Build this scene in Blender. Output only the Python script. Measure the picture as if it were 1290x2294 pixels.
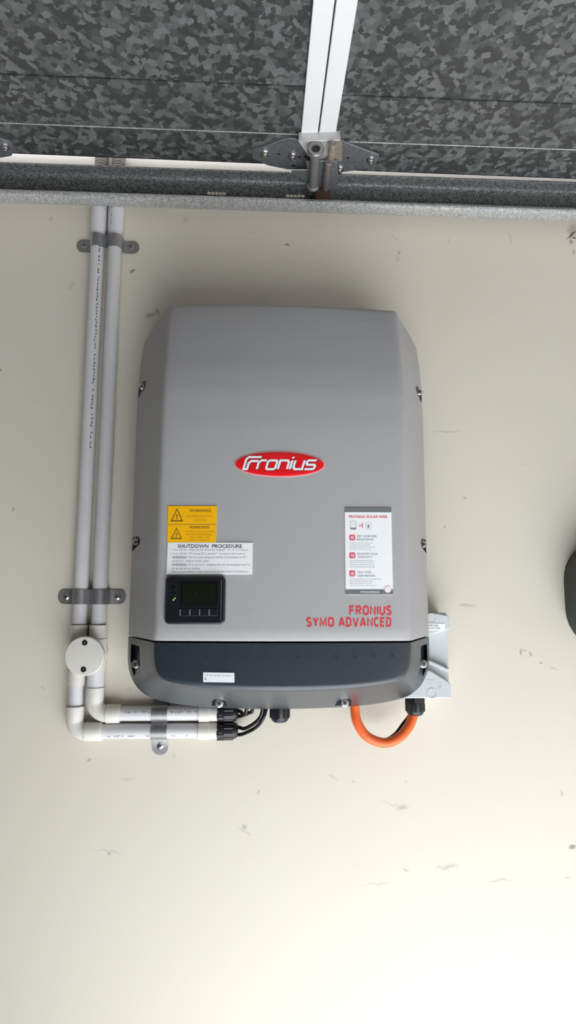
import bpy, bmesh, math, random
from mathutils import Vector, Matrix
random.seed(7)
for o in list(bpy.data.objects): bpy.data.objects.remove(o)
scene = bpy.context.scene
COL = scene.collection

# ------------------------------------------------------------------ camera
FPX, CX, CY, WPX, HPX = 1400.0, 645.0, 1147.0, 1290.0, 2294.0
CAM = Vector((0.0, -1.15, 1.5))
_Z = Vector((34, 10200, -1400)).normalized()
_X = Vector((30355, -293, -1400)); _X = (_X - _Z * _X.dot(_Z)).normalized()
_Y = _Z.cross(_X)
ROT = Matrix((_X, _Y, _Z))                       # camera axes -> world
cd = bpy.data.cameras.new('camera'); cam = bpy.data.objects.new('camera', cd); COL.objects.link(cam)
cam.matrix_world = Matrix.Translation(CAM) @ ROT.to_4x4()
cd.sensor_fit = 'AUTO'; cd.sensor_width = 36.0; cd.lens = FPX / HPX * 36.0; cd.clip_start = 0.02; cd.clip_end = 200
scene.camera = cam

# ------------------------------------------------------------------ sky, exposure
world = bpy.data.worlds.new('overcast_sky'); scene.world = world; world.use_nodes = True
bg = world.node_tree.nodes['Background']
bg.inputs['Color'].default_value = (0.90, 0.96, 1.0, 1); bg.inputs['Strength'].default_value = 0.32
SUN_EL, SUN_AZ = math.radians(54), math.radians(2)     # comes in through the open doorway from over the side wall
sl = bpy.data.lights.new('sun', 'SUN'); sl.energy = 25.0; sl.angle = math.radians(0.6); sl.color = (1.0, 0.98, 0.96)
sun = bpy.data.objects.new('sun', sl); COL.objects.link(sun); sun.location = (6, 3, 8)
sun.rotation_euler = Vector((-math.cos(SUN_EL)*math.cos(SUN_AZ), -math.cos(SUN_EL)*math.sin(SUN_AZ), -math.sin(SUN_EL))).to_track_quat('-Z', 'Y').to_euler()
vs = scene.view_settings
vs.view_transform = 'Standard'; vs.look = 'None'; vs.gamma = 1.0; vs.use_curve_mapping = False
vs.exposure = 0.70

# ------------------------------------------------------------------ helpers
def ray(px, py): return ROT @ Vector((px - CX, -(py - CY), -FPX))
def P(px, py, y):
    d = ray(px, py); return CAM + d * ((y - CAM.y) / d.y)
def PZ(px, py, z):
    d = ray(px, py); return CAM + d * ((z - CAM.z) / d.z)
def lerp(a, b, t): return a + (b - a) * t
def interp(tab, x):
    if x <= tab[0][0]: return tab[0][1]
    for (a, va), (b, vb) in zip(tab, tab[1:]):
        if x <= b: return lerp(va, vb, (x - a) / (b - a))
    return tab[-1][1]

def mat(name, col, rough=0.5, metal=0.0, noise=0.0, nscale=40, bump=0.0, bscale=200, spec=0.5, emit=None):
    m = bpy.data.materials.new(name); m.use_nodes = True
    nt = m.node_tree; b = nt.nodes['Principled BSDF']
    b.inputs['Base Color'].default_value = (*col, 1); b.inputs['Roughness'].default_value = rough
    b.inputs['Metallic'].default_value = metal; b.inputs['Specular IOR Level'].default_value = spec
    tc = nt.nodes.new('ShaderNodeTexCoord')
    nz = nt.nodes.new('ShaderNodeTexNoise'); nz.inputs['Scale'].default_value = nscale; nz.inputs['Detail'].default_value = 4
    nt.links.new(tc.outputs['Object'], nz.inputs['Vector'])
    rp = nt.nodes.new('ShaderNodeMapRange'); rp.inputs['To Min'].default_value = 1 - noise; rp.inputs['To Max'].default_value = 1 + noise
    nt.links.new(nz.outputs['Fac'], rp.inputs['Value'])
    mx = nt.nodes.new('ShaderNodeVectorMath'); mx.operation = 'SCALE'; mx.inputs[0].default_value = col
    nt.links.new(rp.outputs['Result'], mx.inputs['Scale']); nt.links.new(mx.outputs['Vector'], b.inputs['Base Color'])
    if bump:
        n2 = nt.nodes.new('ShaderNodeTexNoise'); n2.inputs['Scale'].default_value = bscale; n2.inputs['Detail'].default_value = 3
        nt.links.new(tc.outputs['Object'], n2.inputs['Vector'])
        bp = nt.nodes.new('ShaderNodeBump'); bp.inputs['Strength'].default_value = bump; bp.inputs['Distance'].default_value = 0.001
        nt.links.new(n2.outputs['Fac'], bp.inputs['Height']); nt.links.new(bp.outputs['Normal'], b.inputs['Normal'])
    if emit:
        b.inputs['Emission Color'].default_value = (*emit[0], 1); b.inputs['Emission Strength'].default_value = emit[1]
    return m

def galv(name, c0, c1, scale, rough, metal, warp=0.6, lo=0.35, hi=0.65):
    """galvanised steel with zinc spangle"""
    m = bpy.data.materials.new(name); m.use_nodes = True; nt = m.node_tree; b = nt.nodes['Principled BSDF']
    tc = nt.nodes.new('ShaderNodeTexCoord')
    nz = nt.nodes.new('ShaderNodeTexNoise'); nz.inputs['Scale'].default_value = scale * 1.3; nz.inputs['Detail'].default_value = 2
    nt.links.new(tc.outputs['Object'], nz.inputs['Vector'])
    sc = nt.nodes.new('ShaderNodeVectorMath'); sc.operation = 'MULTIPLY_ADD'
    k = warp / scale; sc.inputs[1].default_value = (k, k, k)
    nt.links.new(nz.outputs['Color'], sc.inputs[0]); nt.links.new(tc.outputs['Object'], sc.inputs[2])
    vo = nt.nodes.new('ShaderNodeTexVoronoi'); vo.inputs['Scale'].default_value = scale
    nt.links.new(sc.outputs['Vector'], vo.inputs['Vector'])
    sp = nt.nodes.new('ShaderNodeSeparateColor'); nt.links.new(vo.outputs['Color'], sp.inputs['Color'])
    rp = nt.nodes.new('ShaderNodeMapRange'); rp.inputs['From Min'].default_value = lo; rp.inputs['From Max'].default_value = hi
    nt.links.new(sp.outputs[0], rp.inputs['Value'])
    mx = nt.nodes.new('ShaderNodeMix'); mx.data_type = 'RGBA'
    mx.inputs[6].default_value = (*c0, 1); mx.inputs[7].default_value = (*c1, 1)
    nt.links.new(rp.outputs['Result'], mx.inputs[0]); nt.links.new(mx.outputs[2], b.inputs['Base Color'])
    r2 = nt.nodes.new('ShaderNodeMapRange'); r2.inputs['To Min'].default_value = rough - .08; r2.inputs['To Max'].default_value = rough + .12
    nt.links.new(sp.outputs[1], r2.inputs['Value']); nt.links.new(r2.outputs['Result'], b.inputs['Roughness'])
    b.inputs['Metallic'].default_value = metal
    return m

class MB:
    def __init__(s): s.v = []; s.f = []
    def add(s, vs_, fs):
        n = len(s.v); s.v += [Vector(p) for p in vs_]; s.f += [[i + n for i in f] for f in fs]
    def box(s, x0, x1, y0, y1, z0, z1):
        if x0 > x1: x0, x1 = x1, x0
        if y0 > y1: y0, y1 = y1, y0
        if z0 > z1: z0, z1 = z1, z0
        s.add([(x0,y0,z0),(x1,y0,z0),(x1,y1,z0),(x0,y1,z0),(x0,y0,z1),(x1,y0,z1),(x1,y1,z1),(x0,y1,z1)],
              [[0,3,2,1],[4,5,6,7],[0,1,5,4],[1,2,6,5],[2,3,7,6],[3,0,4,7]])
    def prism_y(s, poly, y0, y1):
        """poly = [(x, z)]; y0 may be a list (front depth of each corner)"""
        n = len(poly)
        a0 = y0 if isinstance(y0, (list, tuple)) else [y0] * n
        a1 = y1 if isinstance(y1, (list, tuple)) else [y1] * n
        vs_ = [(x, a0[i], z) for i, (x, z) in enumerate(poly)] + [(x, a1[i], z) for i, (x, z) in enumerate(poly)]
        s.add(vs_, [list(range(n)), list(range(2*n-1, n-1, -1))] + [[i, i+n, (i+1) % n + n, (i+1) % n] for i in range(n)])
    def prism_z(s, poly, z0, z1):
        n = len(poly)
        s.add([(x, y, z0) for x, y in poly] + [(x, y, z1) for x, y in poly],
              [list(range(n-1, -1, -1)), list(range(n, 2*n))] + [[i, (i+1) % n, (i+1) % n + n, i+n] for i in range(n)])
    def tube(s, pts, rs, n=20, caps=True):
        pts = [Vector(p) for p in pts]
        if not isinstance(rs, (list, tuple)): rs = [rs] * len(pts)
        tang = []
        for i in range(len(pts)):
            a = pts[max(0, i-1)]; b = pts[min(len(pts)-1, i+1)]
            t = b - a
            if t.length < 1e-9: t = pts[min(len(pts)-1, i+2)] - pts[max(0, i-2)]
            tang.append(t.normalized())
        u = tang[0].orthogonal().normalized(); base = len(s.v); rows = []
        for i, p in enumerate(pts):
            u = (u - tang[i] * u.dot(tang[i])).normalized(); w = tang[i].cross(u)
            rows.append([p + (u * math.cos(2*math.pi*k/n) + w * math.sin(2*math.pi*k/n)) * rs[i] for k in range(n)])
        vs_ = [q for r in rows for q in r]; fs = []
        for i in range(len(pts)-1):
            for k in range(n):
                k2 = (k+1) % n
                fs.append([i*n+k, i*n+k2, (i+1)*n+k2, (i+1)*n+k])
        if caps:
            fs.append(list(range(n-1, -1, -1))); m = (len(pts)-1)*n; fs.append([m+k for k in range(n)])
        s.add(vs_, fs)
    def lathe(s, org, axis, prof, n=24, caps=True):
        """prof = [(distance along axis, radius)]"""
        org = Vector(org); ax = Vector(axis).normalized()
        u = ax.orthogonal().normalized(); w = ax.cross(u); vs_ = []; fs = []
        for d, r in prof:
            for k in range(n):
                a = 2*math.pi*(k+.5)/n
                vs_.append(org + ax*d + (u*math.cos(a) + w*math.sin(a))*max(r, 1e-5))
        for i in range(len(prof)-1):
            for k in range(n):
                k2 = (k+1) % n; fs.append([i*n+k, i*n+k2, (i+1)*n+k2, (i+1)*n+k])
        if caps:
            fs.append(list(range(n-1, -1, -1))); m = (len(prof)-1)*n; fs.append([m+k for k in range(n)])
        s.add(vs_, fs)
    def grid(s, rows, close=False):
        n = len(rows[0]); fs = []
        for i in range(len(rows)-1):
            for k in range(n - (0 if close else 1)):
                k2 = (k+1) % n; fs.append([i*n+k, i*n+k2, (i+1)*n+k2, (i+1)*n+k])
        s.add([p for r in rows for p in r], fs)
    def build(s, name, m, parent=None, smooth=35, bevel=0.0, seg=2, fix=True):
        lo = Vector([min(p[i] for p in s.v) for i in range(3)]); hi = Vector([max(p[i] for p in s.v) for i in range(3)])
        c = (lo + hi) / 2
        me = bpy.data.meshes.new(name); me.from_pydata([p - c for p in s.v], [], s.f); me.update()
        if fix:
            bm = bmesh.new(); bm.from_mesh(me); bmesh.ops.recalc_face_normals(bm, faces=bm.faces); bm.to_mesh(me); bm.free()
        if smooth:
            me.polygons.foreach_set('use_smooth', [True]*len(me.polygons)); me.set_sharp_from_angle(angle=math.radians(smooth))
        me.materials.append(m)
        o = bpy.data.objects.new(name, me); COL.objects.link(o)
        o.location = c - (parent['_w'] if parent is not None and '_w' in parent else Vector((0,0,0))) if parent is None else c - WORLD[parent.name]
        o.parent = parent; WORLD[o.name] = c
        if bevel:
            b = o.modifiers.new('bevel', 'BEVEL'); b.width = bevel; b.segments = seg; b.limit_method = 'ANGLE'; b.angle_limit = math.radians(40)
        return o
WORLD = {}
def thing(name, label, cat, loc, group=None):
    o = bpy.data.objects.new(name, None); COL.objects.link(o); o.location = loc; WORLD[o.name] = Vector(loc)
    o.empty_display_size = 0.05
    return tag(o, label, cat, group)
def tag(o, label, cat, group=None):
    o['label'] = label; o['category'] = cat
    if group: o['group'] = group
    return o
def struct(o): o['kind'] = 'structure'; return o

def rrect(x0, x1, z0, z1, r, n=6):
    pts = []
    for cx, cz, a0 in ((x1-r, z0+r, -90), (x1-r, z1-r, 0), (x0+r, z1-r, 90), (x0+r, z0+r, 180)):
        for k in range(n+1):
            a = math.radians(a0 + 90*k/n); pts.append((cx + r*math.cos(a), cz + r*math.sin(a)))
    return pts
def catmull(pts, n=10):
    pts = [Vector(p) for p in pts]; out = []
    for i in range(len(pts)-1):
        p0 = pts[max(0,i-1)]; p1 = pts[i]; p2 = pts[i+1]; p3 = pts[min(len(pts)-1,i+2)]
        for k in range(n):
            t = k/n
            out.append(0.5*((2*p1) + (p2-p0)*t + (2*p0-5*p1+4*p2-p3)*t*t + (-p0+3*p1-3*p2+p3)*t**3))
    out.append(pts[-1]); return out

_tcache = {}
def text2d(body, bold=0.0, res=3):
    """glyph outlines filled, scaled into the unit box"""
    key = (body, bold)
    if key in _tcache: return _tcache[key]
    cu = bpy.data.curves.new('text', 'FONT'); cu.body = body; cu.resolution_u = res; cu.offset = bold; cu.fill_mode = 'FRONT'
    o = bpy.data.objects.new('text', cu); COL.objects.link(o)
    dg = bpy.context.evaluated_depsgraph_get(); me = bpy.data.meshes.new_from_object(o.evaluated_get(dg))
    vs_ = [(v.co.x, v.co.y) for v in me.vertices]; fs = [list(p.vertices) for p in me.polygons]
    bpy.data.objects.remove(o); bpy.data.curves.remove(cu); bpy.data.meshes.remove(me)
    x0 = min(v[0] for v in vs_); x1 = max(v[0] for v in vs_); y0 = min(v[1] for v in vs_); y1 = max(v[1] for v in vs_)
    r = ([((x-x0)/(x1-x0), (y-y0)/(y1-y0)) for x, y in vs_], fs); _tcache[key] = r
    return r
def boolean_cut(o, cutters):
    for c in cutters:
        b = o.modifiers.new('cut', 'BOOLEAN'); b.object = c; b.operation = 'DIFFERENCE'; b.solver = 'EXACT'
    dg = bpy.context.evaluated_depsgraph_get(); me = bpy.data.meshes.new_from_object(o.evaluated_get(dg))
    o.modifiers.clear(); o.data = me
    me.polygons.foreach_set('use_smooth', [True]*len(me.polygons)); me.set_sharp_from_angle(angle=math.radians(32))
    for c in cutters: bpy.data.objects.remove(c)

# ------------------------------------------------------------------ materials
M = {}
M['pipe'] = mat('grey_white_pvc', (0.68, 0.67, 0.665), 0.35, noise=.05, nscale=15)
M['fitting'] = mat('cream_pvc', (0.72, 0.69, 0.62), 0.35, noise=.04, nscale=20)
M['flex'] = mat('corrugated_conduit', (0.42, 0.40, 0.37), 0.45)
M['ink'] = mat('dark_ink', (0.03, 0.03, 0.035), 0.6)
M['inkgrey'] = mat('grey_ink', (0.22, 0.22, 0.23), 0.6)
M['inkpale'] = mat('pale_grey_ink', (0.55, 0.56, 0.58), 0.6)
M['inkbrown'] = mat('brown_ink', (0.16, 0.09, 0.01), 0.6)
M['inkmid'] = mat('ochre_ink', (0.42, 0.24, 0.015), 0.6)
M['cover'] = mat('warm_grey_plastic', (0.405, 0.397, 0.392), 0.48, noise=.025, nscale=300, bump=.25, bscale=900)
M['dark'] = mat('slate_blue_plastic', (0.020, 0.028, 0.039), 0.33, noise=.04, nscale=300, spec=.75, bump=.12, bscale=900)
M['dimple'] = mat('slate_dimple', (0.018, 0.022, 0.028), 0.5)
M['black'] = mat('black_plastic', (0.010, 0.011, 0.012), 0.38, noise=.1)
M['rubber'] = mat('black_cable', (0.008, 0.008, 0.009), 0.33)
M['bezel'] = mat('display_bezel', (0.008, 0.011, 0.014), 0.30)
M['screen'] = mat('lcd_glass', (0.007, 0.011, 0.006), 0.20)
M['digit'] = mat('lcd_digits', (0.0015, 0.002, 0.0015), 0.4)
M['edge'] = mat('button_edge', (0.16, 0.175, 0.19), 0.4)
M['led_off'] = mat('led_off', (0.003, 0.003, 0.003), 0.3)
M['led'] = mat('green_led', (0.2, 0.7, 0.15), 0.4, emit=((0.45, 0.8, 0.2), 0.25))
M['red'] = mat('logo_red', (0.80, 0.008, 0.012), 0.30)
M['redtext'] = mat('lettering_red', (0.66, 0.045, 0.06), 0.45)
M['pink'] = mat('icon_red', (0.75, 0.10, 0.15), 0.5)
M['rose'] = mat('pale_rose', (0.80, 0.52, 0.56), 0.5)
M['logopink'] = mat('logo_rim_pink', (0.72, 0.30, 0.30), 0.4)
M['white'] = mat('label_white', (0.90, 0.90, 0.90), 0.45, noise=.02)
M['yellow'] = mat('label_yellow', (1.0, 0.50, 0.0), 0.6, noise=.03, spec=.25)
M['cardgrey'] = mat('card_grey', (0.16, 0.17, 0.175), 0.5)
M['steel'] = mat('screw_steel', (0.62, 0.60, 0.58), 0.28, 1.0, noise=.1)
M['recess'] = mat('screw_recess', (0.02, 0.02, 0.02), 0.5)
M['saddle'] = mat('zinc_saddle', (0.36, 0.36, 0.36), 0.42, 0.75, noise=.15, nscale=120)
M['orange'] = mat('orange_cable', (1.0, 0.165, 0.035), 0.42)
M['iso'] = mat('isolator_grey', (0.60, 0.62, 0.62), 0.35, noise=.02)
M['galv'] = galv('spangled_galvanised_steel', (0.045, 0.046, 0.045), (0.155, 0.16, 0.155), 105, 0.5, 0.15, warp=1.1, lo=.3, hi=.95)
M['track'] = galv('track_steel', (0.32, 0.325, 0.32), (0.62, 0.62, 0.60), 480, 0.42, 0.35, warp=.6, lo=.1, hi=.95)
M['web'] = galv('shaded_track_steel', (0.08, 0.082, 0.08), (0.26, 0.265, 0.26), 420, 0.5, 0.3, warp=.6, lo=.1, hi=.95)  # darker copy of the track steel: shade inside the channel put into the colour
M['plate'] = galv('hinge_steel', (0.16, 0.17, 0.172), (0.24, 0.25, 0.252), 300, 0.38, 0.5, warp=.5, lo=.1, hi=.95)
M['sleeve'] = mat('worn_zinc', (0.27, 0.26, 0.25), 0.38, 0.55, noise=.25, nscale=90)
M['carrier'] = mat('bright_zinc', (0.62, 0.61, 0.59), 0.4, 0.3, noise=.15, nscale=60)
M['rust'] = mat('rusty_steel', (0.30, 0.245, 0.19), 0.7, 0.3, noise=.5, nscale=180)
M['rustdark'] = mat('dark_rust', (0.07, 0.032, 0.018), 0.8, 0.1, noise=.6, nscale=200)
M['doorwhite'] = mat('white_door_paint', (0.80, 0.79, 0.78), 0.45, noise=.02)
M['trim'] = mat('white_batten_paint', (0.84, 0.82, 0.81), 0.5, noise=.02)
M['floor'] = mat('garage_floor_concrete', (0.455, 0.49, 0.53), 0.8, noise=.12, nscale=3)
M['concrete'] = mat('driveway_asphalt', (0.04, 0.041, 0.043), 0.85, noise=.12, nscale=3)
M['ceiling'] = mat('ceiling_paint', (0.75, 0.74, 0.72), 0.8, noise=.02)
M['innerwall'] = mat('inner_wall_brick', (0.20, 0.12, 0.06), 0.8, noise=.03, nscale=2)
M['green'] = mat('dark_green_plastic', (0.02, 0.028, 0.018), 0.5, noise=.1)

# painted wall with scuffs
def wall_material(marks):
    m = bpy.data.materials.new('cream_wall_paint'); m.use_nodes = True; nt = m.node_tree; L = nt.links; b = nt.nodes['Principled BSDF']
    geo = nt.nodes.new('ShaderNodeNewGeometry')
    nz = nt.nodes.new('ShaderNodeTexNoise'); nz.inputs['Scale'].default_value = 2.2; nz.inputs['Detail'].default_value = 5
    L.new(geo.outputs['Position'], nz.inputs['Vector'])
    base = nt.nodes.new('ShaderNodeMix'); base.data_type = 'RGBA'
    base.inputs[6].default_value = (0.700, 0.642, 0.525, 1); base.inputs[7].default_value = (0.730, 0.680, 0.575, 1)
    L.new(nz.outputs['Fac'], base.inputs[0])
    wn = nt.nodes.new('ShaderNodeTexNoise'); wn.inputs['Scale'].default_value = 70; wn.inputs['Detail'].default_value = 3
    L.new(geo.outputs['Position'], wn.inputs['Vector'])
    wp = nt.nodes.new('ShaderNodeVectorMath'); wp.operation = 'MULTIPLY_ADD'; wp.inputs[1].default_value = (.012, 0, .012)
    L.new(wn.outputs['Color'], wp.inputs[0])
    off = nt.nodes.new('ShaderNodeVectorMath'); off.operation = 'SUBTRACT'; off.inputs[1].default_value = (.006, 0, .006)
    L.new(geo.outputs['Position'], off.inputs[0]); L.new(off.outputs['Vector'], wp.inputs[2])
    cur = base.outputs[2]
    for (px, py, a, bb, ang, k, col) in marks:
        p = P(px, py, 0.0)
        mp = nt.nodes.new('ShaderNodeMapping'); mp.vector_type = 'TEXTURE'
        mp.inputs['Location'].default_value = (p.x, 0, p.z); mp.inputs['Rotation'].default_value = (0, math.radians(ang), 0)
        mp.inputs['Scale'].default_value = (a/1220, 10, bb/1220)
        L.new(wp.outputs['Vector'], mp.inputs['Vector'])
        ln = nt.nodes.new('ShaderNodeVectorMath'); ln.operation = 'LENGTH'; L.new(mp.outputs['Vector'], ln.inputs[0])
        mr = nt.nodes.new('ShaderNodeMapRange'); mr.inputs['From Min'].default_value = 1.0; mr.inputs['From Max'].default_value = 0.3
        mr.inputs['To Max'].default_value = k; L.new(ln.outputs['Value'], mr.inputs['Value'])
        mx = nt.nodes.new('ShaderNodeMix'); mx.data_type = 'RGBA'; mx.inputs[7].default_value = (*col, 1)
        L.new(mr.outputs['Result'], mx.inputs[0]); L.new(cur, mx.inputs[6]); cur = mx.outputs[2]
    L.new(cur, b.inputs['Base Color']); b.inputs['Roughness'].default_value = 0.55
    n2 = nt.nodes.new('ShaderNodeTexNoise'); n2.inputs['Scale'].default_value = 120; L.new(geo.outputs['Position'], n2.inputs['Vector'])
    bp = nt.nodes.new('ShaderNodeBump'); bp.inputs['Strength'].default_value = .08; bp.inputs['Distance'].default_value = .002
    L.new(n2.outputs['Fac'], bp.inputs['Height']); L.new(bp.outputs['Normal'], b.inputs['Normal'])
    return m
DK = (.10, .08, .07); GR = (.33, .30, .25); PK = (.42, .30, .25); OL = (.22, .20, .12)
MARKS = [(643,548,9,4,12,.8,DK),(893,567,5,5,0,.6,(.25,.17,.08)),(890,580,8,9,0,.35,(.45,.37,.22)),(297,607,8,5,-20,.8,DK),
 (1143,534,3,22,-14,.35,GR),(885,532,18,2,40,.4,GR),(1005,540,3,12,10,.3,GR),(415,495,8,14,0,.25,GR),(115,490,9,7,0,.3,PK),
 (160,640,9,14,20,.25,GR),(338,706,18,9,-20,.55,OL),(352,697,5,14,-30,.6,OL),(1000,967,45,3,0,.4,GR),(1040,1115,5,3,0,.5,DK),
 (997,1180,3,3,0,.6,DK),(1046,1357,26,4,4,.45,GR),(1168,1460,3,9,0,.5,DK),(1176,1458,7,3,0,.3,DK),(1188,1464,3,6,0,.5,DK),(1213,1484,4,4,0,.6,DK),
 (1240,1498,14,3,30,.4,GR),(200,1702,5,5,0,.45,DK),(390,1695,4,7,0,.35,(.5,.42,.3)),(580,1776,8,4,-50,.45,GR),(548,1852,9,6,35,.6,GR),(548,1862,22,3,32,.35,GR),
 (245,1915,6,5,30,.6,GR),(240,1907,40,2,6,.35,GR),(900,1808,18,7,-10,.45,GR),(880,1803,40,3,15,.25,GR),(745,1740,18,4,30,.3,GR),(790,1752,8,4,0,.4,GR),
 (912,1752,3,4,0,.5,GR),(1258,1776,4,10,0,.5,GR),(1282,1898,14,5,-10,.7,DK),(1270,1966,14,3,0,.4,GR),(1005,1942,28,5,-12,.45,GR),(1120,1972,40,3,-5,.4,GR),(910,1949,9,3,0,.5,GR),
 (985,1941,16,4,-20,.3,GR),(845,1981,40,3,-4,.25,GR),(285,1745,22,5,0,.22,GR),(30,1140,3,6,0,.5,DK),(3,828,4,4,0,.6,DK),(95,1540,5,5,0,.3,GR),
 (1283,515,18,26,20,.6,(.42,.30,.25)),(1279,527,20,3.4,-44,.95,(.02,.015,.012)),(1288,533,10,3.4,0,.95,(.03,.02,.015)),(1279,542,6,9,30,.6,(.15,.1,.08)),(1285,565,5,10,0,.5,(.3,.22,.15)),
 (290,1545,10,5,0,.25,PK),(690,470,8,5,0,.3,GR),(560,520,12,2,20,.25,GR),(1100,700,30,2,3,.15,GR),(80,900,20,2,-8,.15,GR),(1180,1040,22,2,2,.2,GR)]
M['wall'] = wall_material(MARKS)

# ------------------------------------------------------------------ the setting
ZC = 2.75; FZ = 0.30; JN, JF = -.18, -2.8                                  # ceiling and floor heights
m = MB(); m.box(-4.2, 1.35, 0, .12, -.02, ZC); struct(m.build('wall_back', M['wall'], smooth=0))
m = MB(); m.box(-4.32, -4.2, -5.6, .12, -.02, ZC); struct(m.build('wall_left', M['innerwall'], smooth=0))
m = MB(); m.box(-4.32, 1.35, -5.72, -5.6, -.02, ZC); struct(m.build('wall_front', M['innerwall'], smooth=0))
m = MB(); m.box(1.15, 1.35, -5.6, 0, 2.62, ZC); m.box(1.15, 1.35, JN, 0, -.02, 2.62); m.box(1.15, 1.35, -5.6, JF, -.02, 2.62)
struct(m.build('wall_right', M['innerwall'], smooth=0))
m = MB()        # ceiling with a skylight opening over the raised door
for bx in ((-4.32,-1.3,-5.72,.12), (1.0,1.35,-5.72,.12), (-1.3,1.0,-5.72,-.9), (-1.3,1.0,-.12,.12)): m.box(bx[0], bx[1], bx[2], bx[3], ZC, ZC+.1)
struct(m.build('ceiling', M['ceiling'], smooth=0))
m = MB(); m.box(-4.32, 1.35, -5.72, .12, FZ-.1, FZ); struct(m.build('floor', M['floor'], smooth=0))
m = MB(); m.box(1.35, 30, -20, 15, FZ-.15, FZ-.02); struct(m.build('driveway', M['concrete'], smooth=0))
# white batten on the wall above the track
m = MB(); m.box(-4.2, 1.15, -.0018, .001, 2.315, 2.50); struct(m.build('trim_1', M['trim'], smooth=0))

# ------------------------------------------------------------------ door track
TR = thing('door_track', 'galvanised steel door track running along the wall above the inverter', 'track', (0, -.035, 2.246))
X0, X1 = -2.3, 1.0; yb, yf, zb, zt = -.031, -.0615, 2.2388, 2.3032
def extr(mb, prof, x0, x1, n=24):
    rows = [[(lerp(x0, x1, i/n), y, z) for y, z in prof] for i in range(n+1)]
    mb.grid(rows, close=True); k = len(prof)
    b = len(mb.v) - k*(n+1); mb.f.append([b+i for i in range(k)]); mb.f.append([b+n*k+i for i in range(k-1, -1, -1)])
def shell(path, t):
    """thin sheet profile from a centre line of (y, z)"""
    out = []; inn = []
    for i, (y, z) in enumerate(path):
        a = Vector(path[max(0, i-1)]); c = Vector(path[min(len(path)-1, i+1)]); d = (c - a).normalized(); nn = Vector((-d.y, d.x))
        out.append((y + nn.x*t/2, z + nn.y*t/2)); inn.append((y - nn.x*t/2, z - nn.y*t/2))
    return out + inn[::-1]
path = [(yf+.003, zb+.010), (yf+.0008, zb+.0065), (yf, zb+.004), (yf+.001, zb+.0015), (yf+.004, zb), (yb-.005, zb), (yb-.0015, zb+.0015), (yb, zb+.005)]
path2 = [(yb, zb+.0049), (yb, zt-.012)]
path3 = [(yb, zt-.0121), (yb-.001, zt-.006), (yb-.004, zt-.002), (yb-.009, zt), (yf+.004, zt), (yf+.001, zt-.001), (yf, zt-.004)]
m = MB(); extr(m, shell(path, .0017), X0, X1); m.build('lower_lip', M['track'], TR)
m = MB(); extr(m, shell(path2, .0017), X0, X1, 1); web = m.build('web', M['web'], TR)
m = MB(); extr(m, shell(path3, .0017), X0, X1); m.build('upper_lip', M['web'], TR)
holes = []
for px0 in (468, 644):                             # two rows of five round holes punched through the web
    for k in range(5):
        p = P(px0 + k*8.6, (433 if px0 < 500 else 439) + k*.15, yb)
        m = MB(); m.lathe((p.x, yb-.01, p.z), (0,1,0), [(0,.0037), (.02,.0037)], 16); holes.append(m.build('cutter', M['web']))
boolean_cut(web, holes)
for x in (-1.6, -.95, .86):
    m = MB(); m.box(x-.02, x+.02, yb+.0005, .001, zb+.02, zb+.045); m.build('wall_bracket', M['plate'], TR)

# ------------------------------------------------------------------ garage door, open overhead
ZD = 2.3052
DOOR = thing('garage_door', 'open sectional garage door of spangled galvanised steel hanging overhead above the track', 'garage door', (0.1, -.1, ZD))
J0, SL = .0967, .660
joints = [J0 - 3*SL, J0 - 2*SL, J0 - SL, J0, J0 + SL, 1.12]
for i in range(5):
    xa, xb = joints[i] + .0012, joints[i+1] - .0012
    ea, eb = (-.0825, -.0772) if i == 2 else ((-.0682, -.0655) if i == 3 else ((-.0655, -.065) if i == 4 else (-.084, -.0827)))
    m = MB(); m.box(xa, xb, -2.6, -.09, ZD+.004, ZD+.038); sec = m.build('door_section', M['galv'], DOOR)
    m = MB(); m.box(xa, xb, -2.6, -.086, ZD+.038, ZD+.040); m.build('outer_skin', M['doorwhite'], DOOR, smooth=0)
    # end stile: bottom flange with a folded rib, and an upright flange
    m = MB()
    for (y0a, y0b, y1a, y1b, z0, z1) in ((ea, eb, ea-.074, eb-.078, ZD, ZD+.0045), (ea-.0755, eb-.0795, ea-.175, eb-.18, ZD+.001, ZD+.0045)):
        m.add([(xa,y0a,z0),(xb,y0b,z0),(xb,y1b,z0),(xa,y1a,z0),(xa,y0a,z1),(xb,y0b,z1),(xb,y1b,z1),(xa,y1a,z1)],
              [[0,3,2,1],[4,5,6,7],[0,1,5,4],[1,2,6,5],[2,3,7,6],[3,0,4,7]])
    m.add([(xa,ea,ZD),(xb,eb,ZD),(xb,eb-.002,ZD),(xa,ea-.002,ZD),(xa,ea,ZD+.04),(xb,eb,ZD+.04),(xb,eb-.002,ZD+.04),(xa,ea-.002,ZD+.04)],
          [[0,3,2,1],[4,5,6,7],[0,1,5,4],[1,2,6,5],[2,3,7,6],[3,0,4,7]])
    st = m.build('end_stile', M['galv'], DOOR, smooth=0)
    m = MB(); m.tube([(xa, ea-.0748, ZD), (xb, eb-.0788, ZD)], .0011, 8); m.build('fold_rib', M['track'], DOOR)
    for s_, x in ((0, xa), (1, xb)):
        if (i == 0 and s_ == 0): continue
        m = MB(); m.box(x, x + (.029 if s_ == 0 else -.029), -2.6, -.152, ZD-.004, ZD+.006); m.build('joint_rail', M['doorwhite'], DOOR, bevel=.001)
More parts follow.
